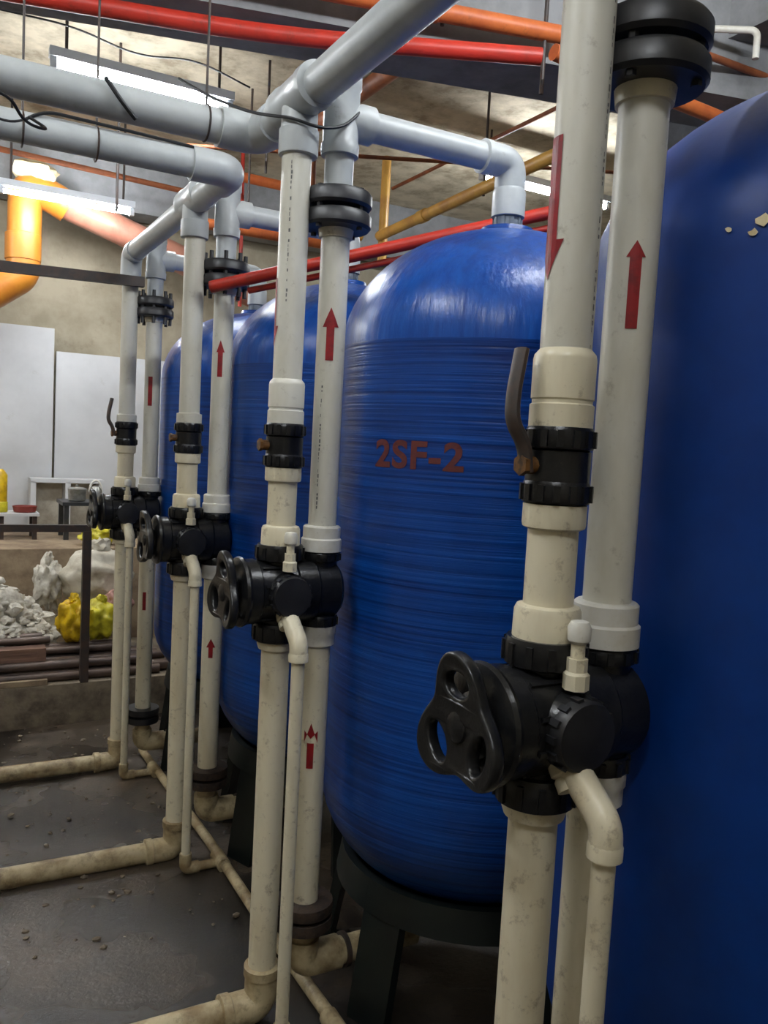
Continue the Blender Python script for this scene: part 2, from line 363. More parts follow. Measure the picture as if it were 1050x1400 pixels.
# ------------------------------------------------------------------ filter tanks
TX, RT = 1.46, 0.46
YS = [0.961, 2.02, 3.078, 4.137]
DX = [0.0, -0.011, 0.028, 0.015]
tank_label = ['foremost blue tank, cropped by the right edge, with chipped paint', 'blue fibreglass tank lettered 2SF-2 beside the crossing pipe',
              'third blue tank in the row, behind the lettered one', 'farthest blue tank in the row, nearest the white boards']
for i, y in enumerate(YS):
    up = 0.05 if i == 0 else 0.0
    g = gz(y)
    t = thing('filter_tank', (TX, y, g), tank_label[i], 'tank', 'blue filter tanks')
    zt, zb, hd, hb = 1.945+up, 0.70, 0.355, 0.34
    prof = [(RT*sin(a), zb - hb*cos(a)) for a in [radians(k*7.5) for k in range(0, 12)]]
    prof += [(RT, zb + (zt-zb)*k/10) for k in range(0, 11)]
    dome = [(RT*cos(a), zt + hd*sin(a)) for a in [radians(k*5) for k in range(0, 18)]] + [(0.03, zt+hd)]
    MB().lathe(prof + (dome[1:] if i == 0 else []), (TX, y, 0), n=72).build('vessel', 'blue' if i else 'blue_smooth', t, ang=60)
    if i: MB().lathe(dome, (TX, y, 0), n=72).build('dome', 'blue_dome', t, ang=60)
    MB().lathe([(0.085, zt+hd-0.014), (0.075, zt+hd+0.012), (0.05, zt+hd+0.016)], (TX, y, 0), n=28).build('top_boss', 'blue', t)
    MB().lathe([(0.36, 0.475), (0.385, 0.475), (0.40, 0.39), (0.37, 0.39), (0.36, 0.475)], (TX, y, 0), n=48).build('base_ring', 'green_stand', t)
    for a in (-160, -100, -40, 20, 80, 140):
        a = radians(a); c, s = cos(a), sin(a)
        q = MB(); q.bar((TX+0.365*c, y+0.365*s, 0.47), (TX+0.43*c, y+0.43*s, g-0.01), 0.13, 0.03, up=(c, s, 0))
        q.build('leg', 'green_stand', t)
    if i == 1:
        cu = bpy.data.curves.new('tmp', 'FONT'); cu.body = '2SF-2'; cu.size = 1.0; cu.offset = 0.03; cu.space_character = 1.08
        to = bpy.data.objects.new('tmp', cu); C.objects.link(to)
        me = bpy.data.meshes.new_from_object(to.evaluated_get(bpy.context.evaluated_depsgraph_get()))
        bpy.data.objects.remove(to)
        bm = bmesh.new(); bm.from_mesh(me)
        bmesh.ops.subdivide_edges(bm, edges=[e for e in bm.edges if e.calc_length() > 0.15], cuts=1)
        bmesh.ops.triangulate(bm, faces=bm.faces)
        xs = [v.co.x for v in bm.verts]; ys = [v.co.y for v in bm.verts]
        for v in bm.verts:
            fx = (v.co.x-min(xs))/(max(xs)-min(xs)); fy = (v.co.y-min(ys))/(max(ys)-min(ys))
            a = radians(-166.3 + 32.0*fx); r = RT+0.0015
            v.co = V((r*cos(a), r*sin(a), 1.655 - 0.036 + 0.072*fy - g))
        me2 = bpy.data.meshes.new('lettering'); bm.to_mesh(me2); bm.free(); me2.materials.append(M['letter'])
        lo = bpy.data.objects.new('lettering', me2); C.objects.link(lo); lo.parent = t; lo['label'] = 'faded red stencilled lettering 2SF-2'
    if i == 0:
        for (a, z_, s_) in ((-161, 2.020, 0.014), (-167, 2.014, 0.006), (-162.5, 2.004, 0.008)):
            a = radians(a); ph = math.asin((z_-zt)/hd) if z_ > zt else 0; r = RT*cos(ph)
            nn = V((cos(a)*cos(ph)/RT, sin(a)*cos(ph)/RT, sin(ph)/hd)).normalized()
            p = V((TX+r*cos(a), y+r*sin(a), z_))
            u = V((-sin(a), cos(a), 0)); w = nn.cross(u); q = MB()
            i0 = len(q.v)
            for k in range(9):
                aa = 2*pi*k/9; rr = s_*(0.6+0.5*random.random())
                q.v.append(p + nn*0.0022 + u*rr*cos(aa) + w*rr*sin(aa)*0.8)
            q.f.append(tuple(range(9))); q.build('paint_chip', 'foam', t)

# ------------------------------------------------------------------ pipework per tank
RP, RH = 0.0375, 0.046
def arrow(c, r, ang, L_, ws, wh, head, m_='red_mark', up=True, parent=None, bar_only=False, gap=0.0, half=None):
    """painted arrow wrapped round a vertical pipe: c = axis point at its foot, ang = facing direction"""
    q = MB(); hb = L_ - head
    us = sorted(set([-wh, -wh*0.6, -ws, -ws*0.4, 0, ws*0.4, ws, wh*0.6, wh]))
    if bar_only: us = [-ws, -ws*0.4, 0, ws*0.4, ws]
    def pt(u, v):
        a = ang + u/r; h = v if up else L_-v
        return V((c[0]+(r+0.0012)*cos(a), c[1]+(r+0.0012)*sin(a), c[2]+h))
    def quad(u0, u1, lo0, hi0, lo1, hi1):
        i = len(q.v); q.v += [pt(u0, lo0), pt(u1, lo1), pt(u1, hi1), pt(u0, hi0)]; q.f.append((i, i+1, i+2, i+3))
    for u0, u1 in zip(us[:-1], us[1:]):
        if bar_only: quad(u0, u1, 0, L_, 0, L_); continue
        tip = lambda u: L_ - head*abs(u)/wh
        if gap:
            quad(u0, u1, hb + gap + (abs(u0)/wh)*head*0.4, tip(u0), hb + gap + (abs(u1)/wh)*head*0.4, tip(u1))
            if abs(u0) <= ws+1e-6 and abs(u1) <= ws+1e-6: quad(u0, u1, 0, hb, 0, hb)
        else:
            lo = 0 if (abs(u0) <= ws+1e-6 and abs(u1) <= ws+1e-6) else hb
            quad(u0, u1, lo, tip(u0), lo, tip(u1))
    return q.build('flow_arrow', m_, parent)

def printed(c, r, ang, L_, parent, seed):
    """worn factory print: a broken line of tiny dark ticks along the pipe"""
    rg = random.Random(seed); q = MB(); h = 0.0
    while h < L_:
        dh = rg.uniform(0.004, 0.010)
        for a0, a1 in ((-0.0022, rg.uniform(-0.001, 0.0022)),):
            i = len(q.v)
            for u, v in ((a0, h), (a1, h), (a1, h+dh), (a0, h+dh)):
                a = ang + u/r; q.v.append(V((c[0]+(r+0.0009)*cos(a), c[1]+(r+0.0009)*sin(a), c[2]+v)))
            q.f.append((i, i+1, i+2, i+3))
        h += dh + rg.choice((0.003, 0.004, 0.006, 0.018))
    o = q.build('printed_marking', 'print_ink', parent); o['kind'] = 'stuff'
    return o
def nut(c, r, z0, z1, n=12, ax=(0,0,1)):
    """a ribbed union nut"""
    q = MB(); h = z1-z0
    q.lathe([(r*0.84, 0), (r*0.97, h*0.08), (r, h*0.3), (r, h*0.75), (r*0.93, h), (r*0.8, h)], V(c) + V(ax)*z0, ax, 28)
    for k in range(n):
        a = 2*pi*k/n
        if abs(ax[2]) > 0.5:
            p = V(c) + V((r*cos(a), r*sin(a), z0+h*0.5)); q.box(p, (0.006, 0.010, h*0.7), rz=a)
    return q
def handwheel(x, y, z, a0, parent):
    """three-looped plate handle lying in the Y-Z plane"""
    cu = bpy.data.curves.new('tmp', 'CURVE'); cu.dimensions = '2D'; cu.fill_mode = 'BOTH'
    cu.extrude = 0.005; cu.bevel_depth = 0.006; cu.bevel_resolution = 2
    def loop(pts):
        sp = cu.splines.new('POLY'); sp.points.add(len(pts)-1); sp.use_cyclic_u = True
        for q, p in zip(sp.points, pts): q.co = (p[0], p[1], 0, 1)
    loop([((0.083 + 0.019*cos(3*(2*pi*k/72 - a0)))*cos(2*pi*k/72), (0.083 + 0.019*cos(3*(2*pi*k/72 - a0)))*sin(2*pi*k/72)) for k in range(72)])
    for j in range(3):
        a = a0 + j*2*pi/3
        pts = []
        for k in range(28):
            b_ = 2*pi*k/28; u = 0.060 + 0.0250*cos(b_); w = 0.037*sin(b_)
            pts.append((u*cos(a) - w*sin(a), u*sin(a) + w*cos(a)))
        loop(pts[::-1])
    to = bpy.data.objects.new('tmp', cu); C.objects.link(to)
    me = bpy.data.meshes.new_from_object(to.evaluated_get(bpy.context.evaluated_depsgraph_get()))
    bpy.data.objects.remove(to)
    o0 = parent.location
    for v in me.vertices:       # curve x -> world Y, curve y -> world Z, thickness -> X, loops dished a little outwards
        u, w, h = v.co; r2 = (u*u + w*w)/0.0092
        v.co = V((x + h - 0.010*r2, y + u, z + w)) - o0
    me.materials.clear(); me.materials.append(M['black'])
    me.shade_smooth(); me.set_sharp_from_angle(angle=radians(50))
    o = bpy.data.objects.new('handwheel', me); C.objects.link(o); o.parent = parent
    return o
NM = ['by the foremost cropped tank', 'by the lettered tank', 'by the third tank', 'nearest the white boards']
SH = ['nearest', 'second', 'third', 'farthest']
for i, y in enumerate(YS):
    x1 = 0.813 + DX[i]; x2 = 0.930 + DX[i]; g = gz(y); who = NM[i]; far = i >= 2
    # ---- feed riser: header down to the ball valve, and from there to the valve body
    t = thing('feed_riser', (x1, y, 1.37), 'cream feed pipe down through the black ball valve, ' + who, 'pipe', 'feed risers')
    MB().cyl((x1, y, 1.735), (x1, y, 2.50), RP, 28).build('upper_pipe', 'pvc_cream_toplit', t)
    MB().lathe([(RP, 1.830), (0.0445, 1.822), (0.046, 1.815), (0.046, 1.758), (0.044, 1.756), (0.044, 1.751), (0.047, 1.749), (0.047, 1.717), (0.03, 1.717)][::-1] if i < 2 else
               [(0.03, 1.715), (0.046, 1.715), (0.046, 1.75), (RP, 1.753)], (x1, y, 0), n=28).build('coupling', 'pvc_cream' if i == 0 else 'pvc_cream_toplit', t)
    MB().lathe([(0.03, 1.565), (RP, 1.566), (0.046, 1.570), (0.047, 1.575), (0.047, 1.604), (0.03, 1.604)], (x1, y, 0), n=28).build('bushing', 'pvc_cream', t)
    MB().cyl((x1, y, 1.43), (x1, y, 1.575), RP, 28).build('lower_pipe', 'pvc_cream', t)
    MB().lathe([(0.03, 1.395), (0.051, 1.397), (0.050, 1.445), (0.047, 1.452), (RP, 1.455)], (x1, y, 0), n=28).build('socket', 'pvc_cream', t)
    if i == 0: arrow((x1, y, 1.925), RP, radians(-190), 0.20, 0.014, 0.026, 0.055, up=False, parent=t)
    if i == 1: arrow((x1, y, 1.91), RP, radians(-190), 0.17, 0.009, 0.020, 0.05, up=False, parent=t)
    if i == 1: printed((x1, y, 2.02), RP, radians(-128), 0.34, t, 3)
    if i == 0: printed((x1, y, 1.83), RP, radians(-66), 0.5, t, 4)
    # ---- ball valve
    t = thing('ball_valve', (x1, y, 1.604), 'black plastic ball valve on the feed pipe, ' + who, 'valve', 'black ball valves')
    rb = 0.051
    MB().lathe([(0.03, 1.604), (0.040, 1.606), (0.040, 1.70), (0.03, 1.717)], (x1, y, 0), n=12, ref=(1, 0.27, 0)).lathe(
        [(0.036, 1.630), (0.0475, 1.634), (0.0475, 1.682), (0.036, 1.688)], (x1, y, 0), n=16, ref=(1, 0.42, 0)).build('body', 'black', t)
    nut((x1, y, 0), rb, 1.683, 1.717, 14).build('collar', 'black', t)
    nut((x1, y, 0), rb, 1.604, 1.638, 14).build('collar', 'black', t)
    st = MB().cyl((x1-0.03, y, 1.66), (x1-0.062, y, 1.66), 0.013, 12).cyl((x1-0.062, y, 1.66), (x1-0.070, y, 1.66), 0.016, 6).build('stem', 'rust_yellow', t)
    if i in (0, 3):
        MB().tube(bend([(x1-0.058, y, 1.650), (x1-0.064, y, 1.69), (x1-0.085, y+0.005, 1.72), (x1-0.082, y+0.01, 1.76), (x1-0.068, y+0.015, 1.825)], 0.02), 0.009, 10, flat=(1.0, 1.6), up=(1, 0, 0)).build('lever', 'dark_steel', t)
    # ---- multiport valve
    t = thing('multiport_valve', (x1, y, 1.285), 'black multiport filter valve with looped handwheel, ' + who, 'valve', 'black multiport valves')
    zc = 1.283
    bd = MB().lathe([(0.03, -0.104), (0.078, -0.104), (0.084, -0.098), (0.084, -0.070), (0.080, -0.066), (0.080, 0.03), (0.084, 0.034), (0.084, 0.085), (0.078, 0.092), (0.076, 0.150), (0.066, 0.160), (0.03, 0.165)], (x1, y, zc), (1, 0, 0), 40)
    for k in range(10):
        a = 2*pi*k/10 + 0.32
        bd.box((x1-0.02, y+0.0815*cos(a), zc+0.0815*sin(a)), (0.085, 0.007, 0.007), rx=a)
    for xx in (x1, x2):
        bd.lathe([(0.045, 1.19), (0.043, 1.24), (0.05, 1.28), (0.043, 1.33), (0.045, 1.375)], (xx, y, 0), n=24)
    bd.lathe([(0.056, 0.0), (0.056, 0.078), (0.051, 0.088)], (x1, y, zc), (0, -1, 0), 28)
    bd.build('body', 'black', t)
    cap = MB().lathe([(0.053, 0.080), (0.053, 0.098), (0.049, 0.106), (0.02, 0.109)], (x1, y, zc), (0, -1, 0), 28)
    for k in range(14):
        a = 2*pi*k/14; cap.box((x1+0.053*cos(a), y-0.09, zc+0.053*sin(a)), (0.007, 0.018, 0.010), ry=-a)
    cap.build('front_cap', 'black_rubber', t)
    for xx, z0, z1 in ((x1, 1.362, 1.405), (x2, 1.36, 1.385), (x1, 1.150, 1.200), (x2, 1.185, 1.215)):
        nut((xx, y, 0), 0.062 if xx == x1 else 0.052, z0, z1, 12).build('union_nut', 'black', t)
    MB().lathe([(0.03, -0.122), (0.070, -0.120), (0.088, -0.113), (0.091, -0.106), (0.088, -0.099), (0.03, -0.097)], (x1, y, zc), (1, 0, 0), 40).build('end_flange', 'black', t)
    xw = x1-0.138
    hub = MB().lathe([(0.012, -0.020), (0.022, -0.016), (0.027, -0.004), (0.034, 0.008), (0.050, 0.018)], (xw, y, zc), (1, 0, 0), 20).build('wheel_hub', 'black', t)
    handwheel(xw, y, zc, radians((84, 96, 75, 88)[i]), t)
    # white sampling cock on the top front of the body
    ck = MB().lathe([(0.019, 0), (0.019, 0.022), (0.015, 0.026), (0.015, 0.045)], (x1, y-0.072, 1.345), n=8).lathe(
        [(0.0105, 0.04), (0.0105, 0.078)], (x1, y-0.072, 1.345), n=12).build('sampling_cock', 'pvc_cream', t)
    MB().lathe([(0.010, 0), (0.0165, 0.006), (0.0175, 0.024), (0.013, 0.033), (0.004, 0.035)], (x1, y-0.072, 1.410), n=14).build('cock_cap', 'pvc_white', ck)
    # ---- outlet riser, upper right pipe, crossing to the tank top
    t = thing('outlet_riser', (x2, y, 1.385), 'riser with black flange crossing to the tank top, ' + who, 'pipe', 'outlet risers')
    MB().cyl((x2, y, 1.43), (x2, y, 2.26), RP, 28).build('riser_pipe', 'pvc_cream_toplit', t)
    MB().lathe([(0.03, 1.385), (0.054, 1.387), (0.054, 1.418), (0.050, 1.422), (0.050, 1.450), (0.046, 1.454), (RP, 1.455)], (x2, y, 0), n=28).build('socket', 'pvc_white', t)
    zf = 2.27
    for s in (-1, 1):
        z0 = zf + s*0.026
        fo = MB().lathe([(0.040, z0 - 0.022), (0.084, z0-0.021), (0.090, z0-0.014), (0.090, z0+0.012), (0.084, z0+0.020), (0.040, z0+0.021)], (x2, y, 0), n=36).build('flange', 'black_rubber', t)
    MB().lathe([(0.03, zf-0.072), (0.043, zf-0.07), (0.046, zf-0.045), (0.03, zf-0.04)], (x2, y, 0), n=28).build('flange_neck', 'pvc_cream', t)
    for k in range(4 if i < 2 else 8):
        nb = 4 if i < 2 else 8
        a = 2*pi*k/nb + 0.5; h_ = 0.05 if i < 2 else 0.075
        MB().cyl((x2+0.073*cos(a), y+0.073*sin(a), zf-h_-0.005), (x2+0.073*cos(a), y+0.073*sin(a), zf+h_), 0.008, 6).build('bolt', 'black_rubber', t)
    MB().cyl((x2, y, 2.29), (x2, y, 2.46), RP, 28).build('upper_pipe', 'pvc_grey', t)
    MB().lathe([(0.03, 2.405), (0.048, 2.407), (0.0495, 2.435), (0.046, 2.44), (0.046, 2.57), (0.0495, 2.575), (0.049, 2.605), (0.043, 2.62), (0.02, 2.625)], (x2, y, 0), n=28).lathe(
        [(0.040, 0.0), (0.044, 0.04), (0.048, 0.052), (0.048, 0.085), (RP, 0.088)], (x2, y, 2.50), (1, 0, 0), 28).build('tee', 'pvc_grey', t)
    MB().cyl((x2+0.05, y, 2.50), (TX-0.05, y, 2.50), RP, 28).build('crossover_pipe', 'pvc_grey', t)
    el = MB().tube(bend([(TX-0.10, y, 2.50), (TX, y, 2.50), (TX, y, 2.41)], 0.05, 8), 0.0445, 24)
    el.lathe([(RP, 0), (0.047, 0.003), (0.047, 0.022), (0.0445, 0.024)], (TX-0.105, y, 2.50), (1, 0, 0), 24)
    el.build('elbow', 'pvc_grey', t)
    zt = (2.30 if i else 2.35)
    MB().lathe([(0.03, zt+0.045), (0.048, zt+0.047), (0.048, 2.415), (0.0445, 2.425)], (TX, y, 0), n=24).build('socket', 'pvc_grey', t)
    nut((TX, y, 0), 0.040, zt+0.012, zt+0.048, 10).build('union_nut', 'grey_nut', t)
    fa = radians(-118)
    if i == 1: printed((x2, y, 1.50), RP, radians(-140), 0.33, t, 5)
    if i == 0: arrow((x2, y, 1.868), RP, radians(-127), 0.128, 0.0085, 0.014, 0.024, parent=t)
    if i == 1: arrow((x2, y, 1.885), RP, fa, 0.135, 0.010, 0.021, 0.050, parent=t)
    if i == 2: arrow((x2, y, 1.893), RP, fa, 0.135, 0.009, 0.015, 0.045, parent=t)
    if i == 3: arrow((x2, y, 1.80), RP, fa, 0.14, 0.010, 0.012, 0.02, parent=t, bar_only=True)
    # ---- drain riser: lower left pipe to the floor and out into the aisle
    zf = {0: 0.195, 1: 0.142, 2: 0.083, 3: 0.044}[i]
    t = thing('drain_riser', (x1, y, g), 'cream pipe from valve to floor turning into the aisle, ' + who, 'pipe', 'drain risers')
    MB().lathe([(0.03, 1.155), (0.050, 1.157), (0.050, 1.142), (0.046, 1.130), (RP, 1.127)], (x1, y, 0), n=28).build('collar', 'pvc_cream', t)
    MB().cyl((x1, y, zf+0.04), (x1, y, 1.15), RP, 28).build('riser_pipe', 'pvc_cream', t)
    el = MB().tube(bend([(x1, y, zf+0.10), (x1, y, zf), (x1-0.10, y, zf)], 0.045, 8), 0.045, 24)
    el.lathe([(0.044, 0.085), (0.049, 0.088), (0.049, 0.112), (RP, 0.115)], (x1, y, zf), (0, 0, 1), 24).lathe([(0.044, 0.085), (0.049, 0.088), (0.049, 0.112), (RP, 0.115)], (x1, y, zf), (-1, 0, 0), 24)
    el.build('elbow', 'pvc_dirty' if i != 1 else 'pvc_dirty', t)
    MB().cyl((x1-0.05, y, zf), (-2.6, y, zf), RP, 28).build('floor_pipe', 'pvc_dirty', t)
    # ---- return riser: lower right pipe with flange and stub to the tank foot
    t = thing('return_riser', (x2, y, g), 'lower pipe with flange and stub to tank foot, ' + who, 'pipe', 'return risers')
    MB().lathe([(0.03, 1.195), (0.050, 1.195), (0.050, 1.165), (0.047, 1.16), (0.047, 1.135), (RP, 1.128)], (x2, y, 0), n=28).build('socket', 'pvc_white', t)
    zq = {0: 0.42, 1: 0.385, 2: 0.36, 3: 0.27}[i]; zs = zq - 0.15
    MB().cyl((x2, y, zq), (x2, y, 1.15), RP, 28).build('riser_pipe', 'pvc_cream', t)
    for s in (-1, 1):
        MB().lathe([(0.04, -0.016), (0.078, -0.015), (0.080, 0.0), (0.078, 0.015), (0.04, 0.016)], (x2, y, zq + s*0.021 - 0.005), n=30).build('flange', 'rust' if i < 3 else 'black_rubber', t)
    MB().cyl((x2, y, zs), (x2, y, zq-0.02), RP, 24).build('neck_pipe', 'pvc_dirty', t)
    MB().tube(bend([(x2, y, zs+0.07), (x2, y, zs), (x2+0.11, y, zs)], 0.04, 6), 0.046, 24).build('elbow', 'pvc_dirty', t)
    MB().cyl((x2+0.06, y, zs), (x2+0.36, y, zs), RP, 24).build('stub_pipe', 'pvc_dirty', t)
    MB().lathe([(0.048, -0.006), (0.048, 0.006)], (x2+0.13, y, zs), (1, 0, 0), 24).build('clamp_band', 'dark_steel', t)
    if i == 1: arrow((x2, y, 0.80), RP, radians(-120), 0.125, 0.009, 0.018, 0.055, parent=t, gap=0.012)
    if i == 2: arrow((x2, y, 0.83), RP, radians(-112), 0.075, 0.008, 0.017, 0.035, parent=t)
    if i == 3: arrow((x2, y, 0.80), RP, radians(-115), 0.09, 0.008, 0.012, 0.02, parent=t, bar_only=True)
    # ---- thin rinse line
    ys_ = y-0.153
    t = thing('rinse_line', (x1, ys_, g), 'thin cream rinse pipe with bent elbow, ' + who, 'pipe', 'thin rinse lines')
    MB().lathe([(0.012, 0), (0.028, 0.002), (0.028, 0.018), (0.023, 0.022), (0.026, 0.026), (0.026, 0.042), (0.012, 0.044)], (x1, y-0.062, 1.236), (0, -0.62, -0.78), 18).build('threaded_adapter', 'pvc_cream', t)
    MB().tube(bend([(x1, y-0.078, 1.232), (x1, ys_, 1.178), (x1, ys_, 1.136)], 0.035, 8), 0.0232, 18).lathe(
        [(0.0165, 1.131), (0.0248, 1.133), (0.0248, 1.150), (0.0232, 1.154)], (x1, ys_, 0), n=18).build('elbow', 'pvc_cream', t)
    zl = g + 0.022
    MB().cyl((x1, ys_, zl), (x1, ys_, 1.14), 0.0165, 18).build('pipe', 'pvc_cream', t)
    MB().tube(bend([(x1, ys_, zl+0.06), (x1, ys_, zl), (x1+0.05, ys_, zl)], 0.02, 5), 0.022, 16).build('foot_elbow', 'pvc_dirty', t)
    MB().cyl((x1+0.03, ys_, zl), (0.955, ys_, zl), 0.0165, 16).build('branch_pipe', 'pvc_dirty', t)

# header pipes
t = thing('header_pipe', (0.81, 2.02, 2.525), 'long grey overhead header running towards the viewer and turning left', 'pipe', 'overhead header pipes')
zh = 2.525
MB().cyl((0.812, -2.3, zh), (0.812, 2.27, zh), RH, 32).build('main_pipe', 'pvc_grey', t)
def htee(x, y, parent):
    q = MB().lathe([(RH, -0.11), (0.055, -0.107), (0.056, -0.075), (0.053, -0.07), (0.053, 0.07), (0.056, 0.075), (0.055, 0.107), (RH, 0.11)], (x, y, zh), (0, 1, 0), 32)
    q.lathe([(0.045, 0.0), (0.046, 0.075), (0.050, 0.08), (0.050, 0.135), (0.0485, 0.14), (RP, 0.142)], (x, y, zh), (0, 0, -1), 28)
    return q.build('tee', 'pvc_grey', parent)
htee(0.812, YS[0], t); htee(0.805, YS[1], t)
def corner(a, b_, c, parent, r=0.054):
    return MB().tube(bend([a, b_, c], 0.07, 8), r, 28).build('elbow', 'pvc_grey', parent)
corner((0.812, 2.20, zh), (0.812, 2.33, zh), (0.69, 2.33, zh), t)
MB().cyl((0.72, 2.33, zh), (-2.6, 2.33, zh), RH, 32).build('branch_pipe', 'pvc_grey', t)
t = thing('header_pipe', (0.835, 3.6, 2.51), 'grey header linking the two farthest assemblies and elbowing left', 'pipe', 'overhead header pipes')
MB().cyl((0.833, 2.70, zh-0.015), (0.833, 4.09, zh-0.015), RH*0.92, 32).build('main_pipe', 'pvc_grey', t)
htee(0.838, YS[2], t)
corner((0.833, 2.77, zh-0.015), (0.833, 2.64, zh-0.015), (0.70, 2.64, zh-0.015), t, 0.052)
corner((0.833, 4.03, zh-0.015), (0.83, 4.137, zh-0.015), (0.828, 4.137, zh-0.13), t, 0.048)
MB().cyl((0.72, 2.64, zh-0.015), (-2.6, 2.64, zh-0.015), RH*0.95, 32).build('branch_pipe', 'pvc_grey', t)

# collector on the floor
b = MB(); b.tube([(0.985, 4.3, gz(4.3)+0.022), (0.985, 3.1, gz(3.1)+0.022), (0.965, 2.4, gz(2.4)+0.022), (0.955, 0.2, gz(0.2)+0.022)], 0.019, 16)
t = thing('collector_pipe', (0.96, 2.5, gz(2.5)), 'thin muddy pipe on the floor running along the tank row', 'pipe')
b.build('pipe', 'pvc_dirty', t)
for i, y in enumerate(YS):
    yy = y-0.153
    MB().lathe([(0.019, -0.05), (0.026, -0.048), (0.026, 0.048), (0.019, 0.05)], (0.975 if i >= 2 else 0.958, yy, gz(yy)+0.022), (0, 1, 0), 16).build('tee', 'pvc_dirty', t)

# ------------------------------------------------------------------ overhead services
def pipe(name, pts, r, m_, label, cat='pipe', group=None, couplings=(), n=18, rad=0.06):
    pts = [V(p) for p in pts]
    t = thing(name, pts[0], label, cat, group)
    MB().tube(bend(pts, rad) if len(pts) > 2 else pts, r, n).build('run', m_, t)
    for k in couplings:
        p = pts[0].lerp(pts[-1], k); d = (pts[-1]-pts[0]).normalized()
        MB().lathe([(r, -0.05), (r*1.18, -0.045), (r*1.18, 0.045), (r, 0.05)], p, d, n).build('coupling', m_, t)
    return t
pipe('fire_pipe', [(-1.2, 3.46, 3.08), (0.32, 3.10, 3.08), (1.05, 2.90, 3.08), (1.9, 2.49, 3.08)], 0.030, 'red_pipe', 'bright red pipe under the dark beam, top of the picture', rad=0.3)
pipe('service_pipe', [(0.2, 3.03, 3.22), (2.05, 2.56, 3.22)], 0.032, 'orange_pipe', 'thick orange-brown pipe above the red one under the beam', couplings=(0.72,))
pipe('service_pipe', [(0.9, 3.02, 3.42), (2.3, 2.70, 3.42)], 0.016, 'brown_pipe', 'thin brown pipe highest under the ceiling')
pipe('red_rail', [(0.88, 2.99, 2.205), (1.85, 2.21, 2.485)], 0.022, 'red_pipe', 'sloping red pipe passing behind the lettered tank elbow', n=14)
pipe('red_rail', [(1.0, 2.93, 2.20), (1.90, 2.20, 2.45)], 0.012, 'red_pipe', 'thin red rod clipped under the sloping red pipe', n=10)
pipe('gas_pipe', [(2.90, 5.6, 3.20), (2.80, 3.35, 3.20)], 0.036, 'yellow_pipe', 'ochre yellow pipe rising past the lettered tank elbow', couplings=(0.3,))
pipe('gas_pipe', [(2.94, 5.62, 3.78), (2.94, 5.62, 3.02)], 0.034, 'yellow_pipe', 'short upright ochre pipe at the far end of the yellow one')
pipe('gas_pipe', [(2.0, 5.9, 3.28), (2.9, 5.9, 3.26)], 0.04, 'yellow_pipe', 'short level ochre pipe behind the second flange')
pipe('service_pipe', [(-1.0, 6.5, 3.60), (2.1, 6.5, 3.49)], 0.02, 'brown_pipe', 'thin reddish pipe far back above the drain elbow')
pipe('service_pipe', [(1.3, 5.4, 3.02), (2.3, 5.3, 3.0)], 0.035, 'orange_pipe', 'short orange pipe far behind the first crossing riser')
pipe('service_pipe', [(1.2, 4.9, 3.3), (4.5, 4.3, 3.62)], 0.012, 'brown_pipe', 'thin brown conduit slanting under the far ceiling')
pipe('service_pipe', [(2.24, 5.3, 3.77), (2.28, 3.6, 3.77)], 0.05, 'brown_pipe', 'brown pipe along the ceiling behind the second riser tee')
pipe('service_pipe', [(1.913, 4.6, ZC), (1.93, 4.6, 2.9)], 0.022, 'brown_pipe', 'upright brown pipe seen between the two second risers')
pipe('service_pipe', [(3.15, 5.9, 3.66), (3.23, 3.6, 3.70)], 0.013, 'brown_pipe', 'thin brown conduit above the yellow pipe')
pipe('service_pipe', [(2.13, 6.5, ZC), (2.15, 6.5, 2.7)], 0.015, 'red_pipe', 'slim upright red pipe far behind the third riser')
pipe('service_pipe', [(1.4, 6.0, 3.55), (2.9, 6.0, 3.53)], 0.035, 'orange_pipe', 'level orange pipe far behind the third crossover')
pipe('service_pipe', [(1.9, 2.42, 3.07), (3.18, 2.42, 3.02)], 0.028, 'orange_pipe', 'orange pipe dropping behind the foremost tank dome')
pipe('service_pipe', [(2.3, 2.42, 3.25), (3.18, 2.42, 3.26)], 0.014, 'brown_pipe', 'thin dark brown pipe above the orange one at the right')
pipe('conduit', [(2.5, 2.55, 3.37), (2.78, 2.30, 3.335), (2.78, 2.30, 3.23)], 0.013, 'pvc_white', 'thin white conduit with elbow at the upper right', rad=0.03)
pipe('hose', [(2.60, 2.60, 3.40), (2.585, 2.6, 3.15), (2.62, 2.6, 3.02), (2.68, 2.6, 2.6)], 0.022, 'sack', 'pale hose hanging behind the foremost riser')
# big orange drain with elbows
t = thing('drain_pipe', (0.60, 6.85, 2.6), 'large orange drain pipe with foam-topped elbow below the far lamp', 'pipe')
MB().tube([(0.595, 6.85, 2.86), (0.60, 6.85, 3.38)], 0.118, 28).build('upright', 'sewer', t)
MB().lathe([(0.118, 0), (0.126, 0.004), (0.126, 0.19), (0.118, 0.195)], (0.592, 6.85, 2.88), n=28).build('socket', 'sewer', t)
MB().tube(bend([(0.60, 6.85, 3.30), (0.62, 6.85, 3.42), (0.78, 6.85, 3.38), (0.9, 6.85, 3.32)], 0.12, 6), 0.118, 28).build('elbow', 'sewer', t)
MB().tube([(0.80, 6.85, 3.37), (2.4, 6.85, 2.86)], 0.110, 28).build('sloping_run', 'sewer_in_glow', t)
MB().tube(bend([(0.595, 6.85, 2.90), (0.59, 6.85, 2.78), (-0.3, 6.85, 2.10)], 0.10, 6), 0.120, 28).build('lower_elbow', 'sewer', t)
MB().blob((0.66, 6.85, 3.53), (0.16, 0.14, 0.09), 3, 0.4).build('foam_cap', 'foam', t)
